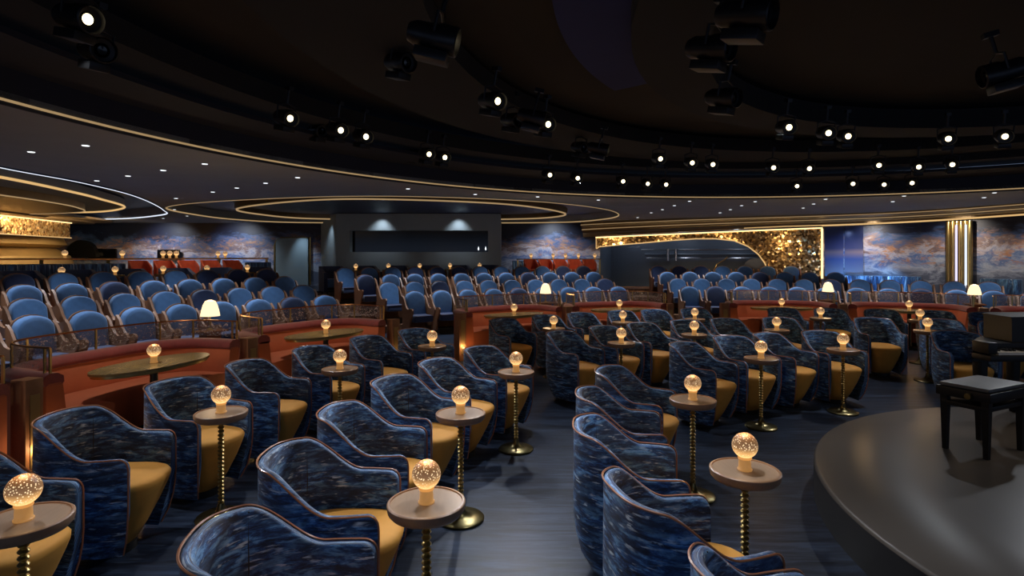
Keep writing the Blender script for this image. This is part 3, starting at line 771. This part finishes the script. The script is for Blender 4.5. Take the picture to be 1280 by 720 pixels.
for bi, (bname, rngs) in enumerate(blocks):
    for k in range(4):
        a0, a1 = rngs[k % len(rngs)]
        if bi == 2 and k == 1: a0 = 56
        if bi == 2 and k > 1: a0 = 68 if k == 2 else 74
        st_ = math.degrees(.665/RR[k]); n = int((a1-a0)/st_)+1
        a1_ = a0+st_*(n-1) if bi != 1 else a0+(n-1)*st_
        angs = [a0+st_*i for i in range(n)] if bi != 2 else [a1-st_*i for i in range(n)]
        angs = sorted(angs, reverse=True)               # left to right as the audience block is seen
        for j, a in enumerate(angs):
            ds = (k*3+j*5+bi) % 7 in ((0,) if k < 3 else (0, 2, 4))  # some blue seats get a darker back, shade put into the colour
            lab = f'blue velvet theatre seat, {bname}, {rown[k]}, {OrdW[j] if j < 13 else "thirteenth or later"} from the left'
            if j >= 13: lab = f'blue velvet theatre seat, {bname}, {rown[k]}, {OrdW[n-1-j]} from its right end'
            place(tsd if ds else tsp, u2 if ds else u1, pol(a, RR[k], RH[k]), face(a), lab.replace('blue velvet', 'shade-darkened blue velvet') if ds else lab, 'theatre seats')

# ---- rear row lounge armchairs with small tables and lamps
def lounge():
    root = empty('lounge_armchair', 'x', 'chair', (0, 0, 0))
    path = bpath(.36, .34, .30, 4)
    ts = [-1+2*i/40 for i in range(41)]
    hh = lambda t: .80-.17*min(1, max(0, (abs(t)-.45)/.4))**1.5
    loft(path, [(0, .10), (0, hh), (.09, hh), (.09, .10)], ts, 'seat_navy_shaded', 'shell', root)
    MB().box((.02, 0, .33), (.54, .52, .24), bev=.04).build('seat_cushion', 'seat_blue', root)
    for x in (-.22, .22):
        for y in (-.24, .24): MB().lathe([(.015, 0), (.02, .12)], 8, (x, y, 0)).build('leg', 'plinth', root)
    return root
lop = lounge(); lused = []
def stable():
    root = empty('side_table', 'x', 'table', (0, 0, 0))
    MB().lathe([(.0, .66), (.17, .66), (.17, .69), (0, .69)], 28).build('tabletop', 'booth_table', root)
    MB().lathe([(.13, 0), (.13, .015), (.018, .03), (.018, .66)], 16).build('stem', 'brass', root)
    return root
sdp = stable(); sdused = []
def backrow(a0, a1, n, nm):
    for j in range(n):
        a = a0+(a1-a0)*j/(n-1); p = pol(a, 16.15, .66)
        place(lop, lused, p, face(a), f'dark blue lounge armchair, back row, {nm}, {OrdW[j]} from the left', 'lounge armchairs in the back row')
        if j < n-1:
            a2 = a+(a1-a0)/(n-1)/2; p = pol(a2, 15.70, .66)
            place(sdp, sdused, p, 0, f'small round side table, back row, {nm}, {OrdW[j]} from the left', 'back row side tables')
            put_globe((p[0], p[1], 1.3505), f'globe lamp on a back row side table, {nm}, {OrdW[j]} from the left', .5)
backrow(150.5, 133.5, 6, 'left side'); backrow(126.5, 109, 6, 'middle')
# ---- patterned banquettes
def banq(r_, a0, a1, z, name, label, hh=.92, n=24):
    root = empty(name, label, 'sofa', pol((a0+a1)/2, r_, z))
    c0 = Vector(pol((a0+a1)/2, r_, z))
    def P(t, d): return (SC[0]+(r_-d)*cos(t)-c0.x, SC[1]+(r_-d)*sin(t)-c0.y)
    ts = [R(a0+(a1-a0)*i/n) for i in range(n+1)]
    loft(P, [(0, .02), (0, hh-.02), (.03, hh), (.09, hh), (.12, hh-.02), (.14, .42), (.14, .02)], ts, M['banq'], 'backrest', root)
    loft(P, [(.142, .02), (.142, .42), (.3, .44), (.52, .43), (.54, .38), (.52, .02)], ts, M['banq'], 'seat', root)
    return root
M['banq'] = fabric('marbled_blue_banquette', uv=False)
banq(17.18, 151.5, 143, .66, 'banquette', 'blue patterned curved banquette under the counter, far left')
banq(17.18, 133.6, 131.4, .66, 'banquette', 'short blue patterned banquette next to the door')
banq(17.2, 105.3, 101, .66, 'banquette', 'blue patterned banquette right of the control booth')
banq(16.9, 97.6, 95.8, .66, 'banquette', 'short blue patterned banquette in front of the bar')
# banquettes along the right wall
for k, (a_, b_, lb) in enumerate(((PB+(PC-PB)*.25, PC, 'left of the brass pier'), (PC+(PD-PC)*.62, PD, 'right of the brass pier'))):
    d = (b_-a_); L_ = d.length; mid = (a_+b_)/2+Vector((-d.y, d.x)).normalized()*(-.34)
    if (mid-Vector((4, 5))).length > ((a_+b_)/2-Vector((4, 5))).length: mid = (a_+b_)/2+Vector((-d.y, d.x)).normalized()*.34
    ang = math.atan2(d.y, d.x); root = empty('wall_banquette', f'blue patterned banquette along the painted wall, {lb}', 'sofa', (mid.x, mid.y, 0), ang)
    sg = 1 if ((a_+b_)/2-mid).dot(Vector((-sin(ang), cos(ang)))) > 0 else -1
    MB().box((0, sg*.24, .60), (L_, .14, 1.14), bev=.03).build('backrest', M['banq'], root)
    MB().box((0, -sg*.08, .40), (L_, .48, .70), bev=.03).build('seat', M['banq'], root)

# ---- high counter with stools
def counter(a0, a1, lb, rc=17.45):
    root = empty('high_counter', lb, 'counter', pol((a0+a1)/2, rc, .66 if rc < 17 else .7)); c0 = root.location
    ts = [R(a0+(a1-a0)*i/30) for i in range(31)]
    def P(t, d): return (SC[0]+(rc+d)*cos(t)-c0.x, SC[1]+(rc+d)*sin(t)-c0.y)
    loft(P, [(-.16, .965), (.16, .965), (.16, 1.0), (-.16, 1.0)], ts, 'plinth', 'counter_top', root)
    loft(P, [(-.175, .962), (-.163, .962), (-.163, .988), (-.175, .988)], ts, 'copper', 'edge_strip', root)
    n = max(2, int(abs(a1-a0)/4))
    for i in range(n+1):
        t = ts[0]+(ts[-1]-ts[0])*i/n; x, y = P(t, 0); MB().box((x, y, .48), (.05, .05, .965)).build('counter_post', 'brass', root)
counter(152, 131.4, 'long dark high counter with copper edge below the mural on the left')
counter(105.6, 95.6, 'dark high counter with copper edge right of the control booth', 16.2)
def stool():
    root = empty('bar_stool', 'x', 'stool', (0, 0, 0))
    path = bpath(.22, .22, .14, 3)
    ts = [-1+2*i/24 for i in range(25)]
    hh = lambda t: .98-.16*min(1, max(0, (abs(t)-.5)/.5))
    loft(path, [(0, .62), (0, hh), (.035, hh), (.035, .62)], ts, 'red', 'backrest', root)
    MB().box((.0, 0, .63), (.36, .38, .08), bev=.02).build('seat', 'red', root)
    for x in (-.16, .16):
        for y in (-.17, .17): MB().tube([(x*1.2, y*1.1, 0), (x, y, .60)], .011, 6).build('leg', 'chrome', root)
    return root
stp = stool(); stused = []
for nm, rs, angs in (('left, below the mural', 16.9, (142.2, 140.4, 138.6, 136.8, 135.0)), ('right of the control booth', 15.66, (104.6, 102.8, 101.0, 99.2, 97.4))):
    for j, a in enumerate(angs): place(stp, stused, pol(a, rs, .66), face(a), f'red leather bar stool at the counter {nm}, {OrdW[j]} from the left', 'red bar stools')
for nm, rs, angs in (('left', 17.45, (146.5, 142.8, 139.9, 139.4, 138.9, 135.6, 135.0)), ('right', 16.2, (104.0, 101.3, 99.8, 98.2, 96.2))):
    for j, a in enumerate(angs): put_globe(pol(a, rs, 1.6605 if rs < 17 else 1.7005), f'tiny globe lamp on the {nm} high counter, {OrdW[j]} from the left', .4)

# ---- bar interior furniture behind the portal
bar = empty('back_bar_shelving', 'dim back bar shelving with chrome rails seen through the gold portal', 'shelving', (0, 0, 0))
def inside(px, py, o_=-1.9): return onwall(px, py, PA, PB, -1.9 if o_ is None else o_)
for (x0, x1, y_, th, mt) in ((802, 945, 312, .05, 'chrome'), (806, 950, 318, .10, 'bar_dark'), (808, 955, 322.5, .04, 'chrome'), (765, 800, 309, .03, 'chrome')):
    a = onwall(x0, y_, PA, PB, -1.9); b = onwall(x1, y_, PA, PB, -1.9); a.z = b.z = (a.z+b.z)/2
    MB().tube([a, b], th/2, 6).build('shelf_rail', mt, bar)
for px in (835, 845):
    a = onwall(px, 311, PA, PB, -1.7); b = onwall(px, 326, PA, PB, -1.7); MB().tube([a, b], .05, 10).build('chrome_post', 'chrome', bar)
a = onwall(893, 334, PA, PB, -1.6); pts = []
for i in range(9): q = onwall(893+16*sin(i/8*pi/2)*1.0-0, 336-16*(1-cos(i/8*pi/2)) if False else 336-15*math.sqrt(i/8), PA, PB, -1.6); pts.append(q)
o = MB().tube(pts, .02, 8).build('brass_arc', 'brass'); tag(o, 'thin curved brass arc standing inside the dark bar', 'arc')
c0 = onwall(945, 338, PA, PB, -1.2)
o = MB().prism([(.42*cos(2*pi*i/32), .42*sin(2*pi*i/32)) for i in range(32)], 0, .08, tf=lambda x, y, z: (c0.x+dAB.x*x-nAB.x*z, c0.y+dAB.y*x-nAB.y*z, c0.z+y)).build('round_mirror', 'mirror'); tag(o, 'round bronze mirror beside the bar arch opening', 'mirror')

# ================================================================== PIANO AND BENCH ON THE STAGE
pb = empty('piano_bench', 'black piano bench with grey padded top standing on the round stage', 'bench', (3.63, 4.355, .2605), R(25))
MB().box((0, 0, .455), (.56, .36, .07), bev=.006).build('apron', 'piano', pb)
pad_ = MB().box((0, 0, .506), (.53, .33, .028), bev=.010).build('padded_seat', 'bench_pad', pb)
MB().box((0, 0, .365), (.52, .31, .035), bev=.004).build('lower_frame', 'piano', pb)
for x in (-.235, .235):
    for y in (-.135, .135):
        v = MB(); v.add([(x+a*s_, y+b*s_, z) for z, s_ in ((0, .016), (.42, .025)) for a, b in ((-1, -1), (1, -1), (1, 1), (-1, 1))], [[0, 1, 2, 3], [4, 5, 6, 7], [0, 1, 5, 4], [1, 2, 6, 5], [2, 3, 7, 6], [3, 0, 4, 7]])
        v.build('leg', 'piano', pb, smooth=False)
for x in (-1, 1): MB().tube([(x*.28, -.05, .45), (x*.315, -.05, .45)], .022, 12).build('height_knob', 'brass_dark', pb)
pi_ = empty('grand_piano', 'glossy black piano standing at the right edge of the stage behind the bench', 'piano', (4.76, 4.98, .2605))
case = [(-.70, .0), (.72, .0), (.72, .30), (.66, .42), (.40, .52), (.05, .54), (-.20, .48), (-.38, .34), (-.56, .16)]
MB().prism([(x, y) for x, y in case], .56, .72).build('case', 'piano', pi_, auto=30)
MB().box((-.66, -.08, .70), (.08, .18, .10), bev=.012).build('cheek', 'piano', pi_)
MB().box((.0, -.09, .615), (1.40, .20, .05), bev=.008).build('key_bed', 'piano', pi_)
MB().box((.0, -.09, .655), (1.22, .15, .022)).build('white_keys', 'keys', pi_)
mk = MB()
for i in range(36):
    if i % 7 in (2, 6): continue
    mk.box((-.58+i*.0335, -.055, .674), (.012, .09, .016))
o = mk.build('black_keys', 'plinth', pi_, smooth=False); o['kind'] = 'stuff'
lid = [(-.30, .06), (.70, .06), (.70, .30), (.62, .42), (.30, .50), (-.12, .50), (-.27, .40)]
MB().prism(lid, .72, .93).build('upper_case', 'piano', pi_, auto=30)
MB().prism([(x*1.02, y*1.02) for x, y in lid], .9305, .945).build('lid', 'piano', pi_, auto=30)
for (x, y) in ((-.60, .04), (.62, .06), (.05, .44)): MB().lathe([(.03, 0), (.035, .03), (.05, .3), (.055, .56)], 12, (x, y, 0)).build('leg', 'piano', pi_)
MB().box((0, .25, .14), (.22, .12, .04)).build('pedal_block', 'brass_dark', pi_)

# ================================================================== CEILING LIGHTS
def fixture():
    root = empty('stage_spotlight', 'x', 'stage light', (0, 0, 0))
    # local: beam axis +X, slightly down; hung from above
    body = [(0, -.17), (.055, -.165), (.075, -.12), (.078, 0), (.088, .02), (.088, .13), (.080, .135), (.078, .10), (.05, .095)]
    m = MB().lathe([(r_, z) for r_, z in body], 20, cap=False); m.v = [(z, y, x) for x, y, z in m.v]
    brl = m.build('barrel', 'fixture', root)
    m = MB().lathe([(0, .102), (.030, .100), (.034, .094), (.0, .09)], 20, cap=False); m.v = [(z, y, x) for x, y, z in m.v]
    m.build('lens', 'lens', brl)
    m = MB(); m.tube([(0, -.095, 0), (0, -.10, .12), (0, 0, .15), (0, .10, .12), (0, .095, 0)], .010, 6); m.tube([(0, 0, .15), (0, 0, .30)], .016, 8); m.box((0, 0, .30), (.10, .05, .04))
    m.build('yoke', 'fixture', root)
    m = MB()
    m.box((.0, 0, -.115), (.20, .13, .06), bev=.008); m.build('power_box', 'fixture', root)
    return root
fxp = fixture(); fused = []
lens_px = [(97, 22, .52), (357, 147, 1.45), (421, 162, 1.45), (453, 170, 1.45), (533, 192, 1.45), (553, 196, 1.45), (545, 47, 1.3), (615, 126, 1.5), (666, 147, 1.5), (680, 155, 1.5), (749, 186, 1.5), (685, 218, 1.35), (720, 222, 1.35),
           (777, 226, 1.35), (808, 229, 1.35), (831, 230, 1.35), (823, 198, 1.5), (863, 203, 1.5), (889, 205, 1.5), (965, 209, 1.45), (1010, 210, 1.45), (995, 232, 1.35), (982, 159, 1.5), (1032, 166, 1.5), (1057, 170, 1.5), (1183, 173, 1.5), (1254, 170, 1.5),
           (1097, 206, 1.45), (1147, 208, 1.45), (1189, 205, 1.45), (1065, 229, 1.35), (1104, 230, 1.35), (1139, 228, 1.35)]
lens_px[0] = (97, 22, 1.5)
dark_px = [(500, 78, 1.68), (890, 60, 1.35), (905, 122, 1.4), (935, 18, 1.3), (1252, 90, 1.4), (120, 62, 1.45), (640, 150, 1.62), (725, 184, 1.62), (398, 163, 1.6), (512, 192, 1.62)]
def fix_at(px, py, k, label, on, tgt):
    z = F*k/(HZ-py); x = (px-640)/F*z; h = CZ+k
    tx, ty = tgt
    dx, dy = tx-x, ty-z; a = math.atan2(dy, dx)
    o = place(fxp, fused, (x, z, h), a, label, 'stage spotlights under the dark ceiling')
    o.rotation_euler = (0, R(14), a)
    if not on:
        OFF.append(o)
    return o
OFF = []
for j, (px, py, k) in enumerate(lens_px):
    rowd = 'upper' if py < 180 else ('middle' if py < 214 else 'lower')
    fix_at(px, py, k, f'lit black stage spotlight, {rowd} arc of lights, number {j}', True, {6: (9, 3.2), 8: (8, 6), 10: (8, 6)}.get(j, (3.0, 1.6)))

for j, (px, py, k) in enumerate(dark_px):
    fix_at(px, py, k, f'unlit black stage spotlight, number {j}', False, (8, -3) if px < 1000 else (-2, 6))
lenso = [g for c in fxp.children for g in c.children][0]
off_lens = lenso.data.copy(); off_lens.materials.clear(); off_lens.materials.append(M['glass_black'])
for o in OFF:
    for c in o.children:
        for g in c.children: g.data = off_lens
# neat ordinal labels: left to right inside each arc
fx = [o for o in C.objects if o.get('category') == 'stage light']
for key in ('lit black stage spotlight, upper', 'lit black stage spotlight, middle', 'lit black stage spotlight, lower', 'unlit'):
    g = [o for o in fx if o['label'].startswith(key)]
    g.sort(key=lambda o: o.location.x/o.location.y)
    num = OrdW+['fourteenth', 'fifteenth', 'sixteenth']
    for i, o in enumerate(g):
        o['label'] = (key+' arc' if key != 'unlit' else 'unlit black stage spotlight')+f', {num[i]} from the left'
# beams of the spotlights
beams = [((-3.4, 3.9, 3.2), (-1.5, 3.2, .5), 60), ((-2.6, 6.6, 3.2), (-1.6, 4.4, .5), 60), ((-.4, 8.0, 3.3), (-.5, 5.5, .5), 60), ((.4, 5.6, 3.2), (-.3, 3.5, .5), 70),
         ((.3, 7.2, 3.2), (.7, 4.2, .5), 70), ((1.2, 9.8, 3.15), (1.2, 7.5, .5), 60), ((3.2, 6.7, 3.2), (2.5, 5.5, .5), 70), ((5.0, 7.2, 3.2), (3.6, 6.2, .5), 60),
         ((5.0, 9.5, 3.15), (5.2, 8.5, .5), 55), ((7.2, 7.2, 3.2), (5.2, 3.6, .3), 60), ((3.0, 9.8, 3.15), (2.4, 8.8, .5), 60), ((-.9, 4.0, 3.2), (-.6, 2.4, .5), 60), ((.75, 3.3, 3.3), (.7, 2.3, .5), 60)]
for a, b, e in beams: lamp('SPOT', 'spotlight_beam', a, e*2.0, (.88, .92, 1), b, size=.06, spot=75, blend=.9)

for a in (178.6, 162.7, 146.9, 122.4, 106.9, 84, 68.6, 53.2):
    p = pol(a, 8.7, 2.9); q = pol(a, 8.6, .4); lamp('SPOT', 'booth_fill', p, 75, (1, .86, .72), q, spot=78, blend=1)  # added fill spots to brighten the booths, no fixtures above them
lamp('SPOT', 'stage_fill', (5.0, 4.2, 3.42), 60, (1, .86, .72), (4.3, 4.9, .3), size=.5, spot=70)  # added soft fill over the stage, out of view

# tiny recessed downlights
DL = [(39, 190), (107, 182), (121, 226), (160, 220), (204, 213), (256, 205), (372, 222), (332, 229), (296, 235), (266, 240), (220, 248), (220, 256), (218, 262), (234, 270), (204, 273), (510, 236), (594, 243), (672, 246), (748, 250), (862, 251.5), (843, 257), (828, 262), (814, 266), (797, 272), (944, 252), (927, 257), (913, 262), (900, 266), (1032, 249), (1017, 255), (1004, 260), (1130, 245), (1116, 252), (1243, 241), (1230, 247)]
dl0 = MB().lathe([(.0, -.004), (.032, -.004), (.038, .001)], 16).build('ceiling_downlight', 'down'); first = True
def zone(px, py):
    if px < 215 and py < 235 or px in (121, 160, 204): return 'on the far left'
    if px < 300: return 'between the two ceiling recesses'
    if px < 700: return 'before the oval recess'
    if px < 890: return 'above the gold portal, left part'
    if px < 1010: return 'above the gold portal, right part'
    return 'above the painted right wall'
cnt = {}
for (px, py) in sorted(DL):
    z = F*(CH-CZ)/(HZ-py); x = (px-640)/F*z
    o = dl0 if first else dl0.copy()
    if not first: C.objects.link(o)
    first = False
    o.location = (x, z, CH-.001); zn = zone(px, py); cnt[zn] = cnt.get(zn, 0)+1
    tag(o, f'tiny round downlight {zn}, {OrdW[cnt[zn]-1]} from the left', 'downlight', 'recessed downlights in the ceiling')
for k, (a, r_) in enumerate([(a, r_) for r_ in (12.0, 14.2) for a in (163, 155, 147, 139, 125, 116, 107, 99, 88, 80, 72, 64, 56)]):
    p = pol(a+(3 if r_ > 13 else 0), r_, 2.90)
    lamp('SPOT', 'house_downlight', p, 150, (.78, .88, 1), (p[0]+(SC[0]-p[0])*.03, p[1]+(SC[1]-p[1])*.03, 0), size=.05, spot=88, blend=.8)
for x in (-12.5, -9.9, -1, 1.5): lamp('SPOT', 'mural_wash', (x, 19.3, 2.9), 130, (.85, .92, 1), (x, 20.5, 1.7), spot=110)
for p, t in (((10.2, 16.1, 2.7), (10.8, 16.7, 1.8)), ((11.4, 14.7, 2.75), (12.2, 15.2, 1.8)), ((12.2, 13.0, 2.75), (12.9, 13.3, 1.8))): lamp('SPOT', 'mural_wash', p, 80, (1, .86, .68), t, spot=115)
for s_ in (.1, .35, .6, .85):
    q = PA+(PB-PA)*s_; lamp('SPOT', 'portal_fill', (q.x+nAB.x*.5, q.y+nAB.y*.5, 2.42), 30, (1, .70, .38), (q.x, q.y, 1.9), spot=130)  # added warm fill on the mosaic, beside its LED strips
q = onwall(1054, 335, PB, PC, .7); lamp('SPOT', 'panel_glow', (q.x, q.y, .75), 45, (.25, .55, 1), (q.x+.35, q.y+.4, 1.5), spot=130)
lamp('SPOT', 'panel_glow', (q.x, q.y, 2.5), 25, (.35, .5, 1), (q.x+.35, q.y+.4, 1.5), spot=130)
for px in (790, 850, 920):
    q = onwall(px, 315, PA, PB, -1.2); lamp('POINT', 'bar_fill', (q.x, q.y, 2.6), 8, (.75, .85, 1), size=.1)  # added bluish fill to brighten the bar interior
for a_, r_ in ((139, 16.2), (101, 15.0)):
    p = pol(a_, r_, 2.9); lamp('SPOT', 'stool_fill', p, 50, (1, .85, .7), pol(a_, r_+.9, 1.3), spot=100)  # added fill spots to lift the stools, without fixtures
lamp('SPOT', 'banquette_glow', (10.9, 15.9, 1.5), 40, (.25, .6, 1), (10.6, 16.2, .8), spot=150)
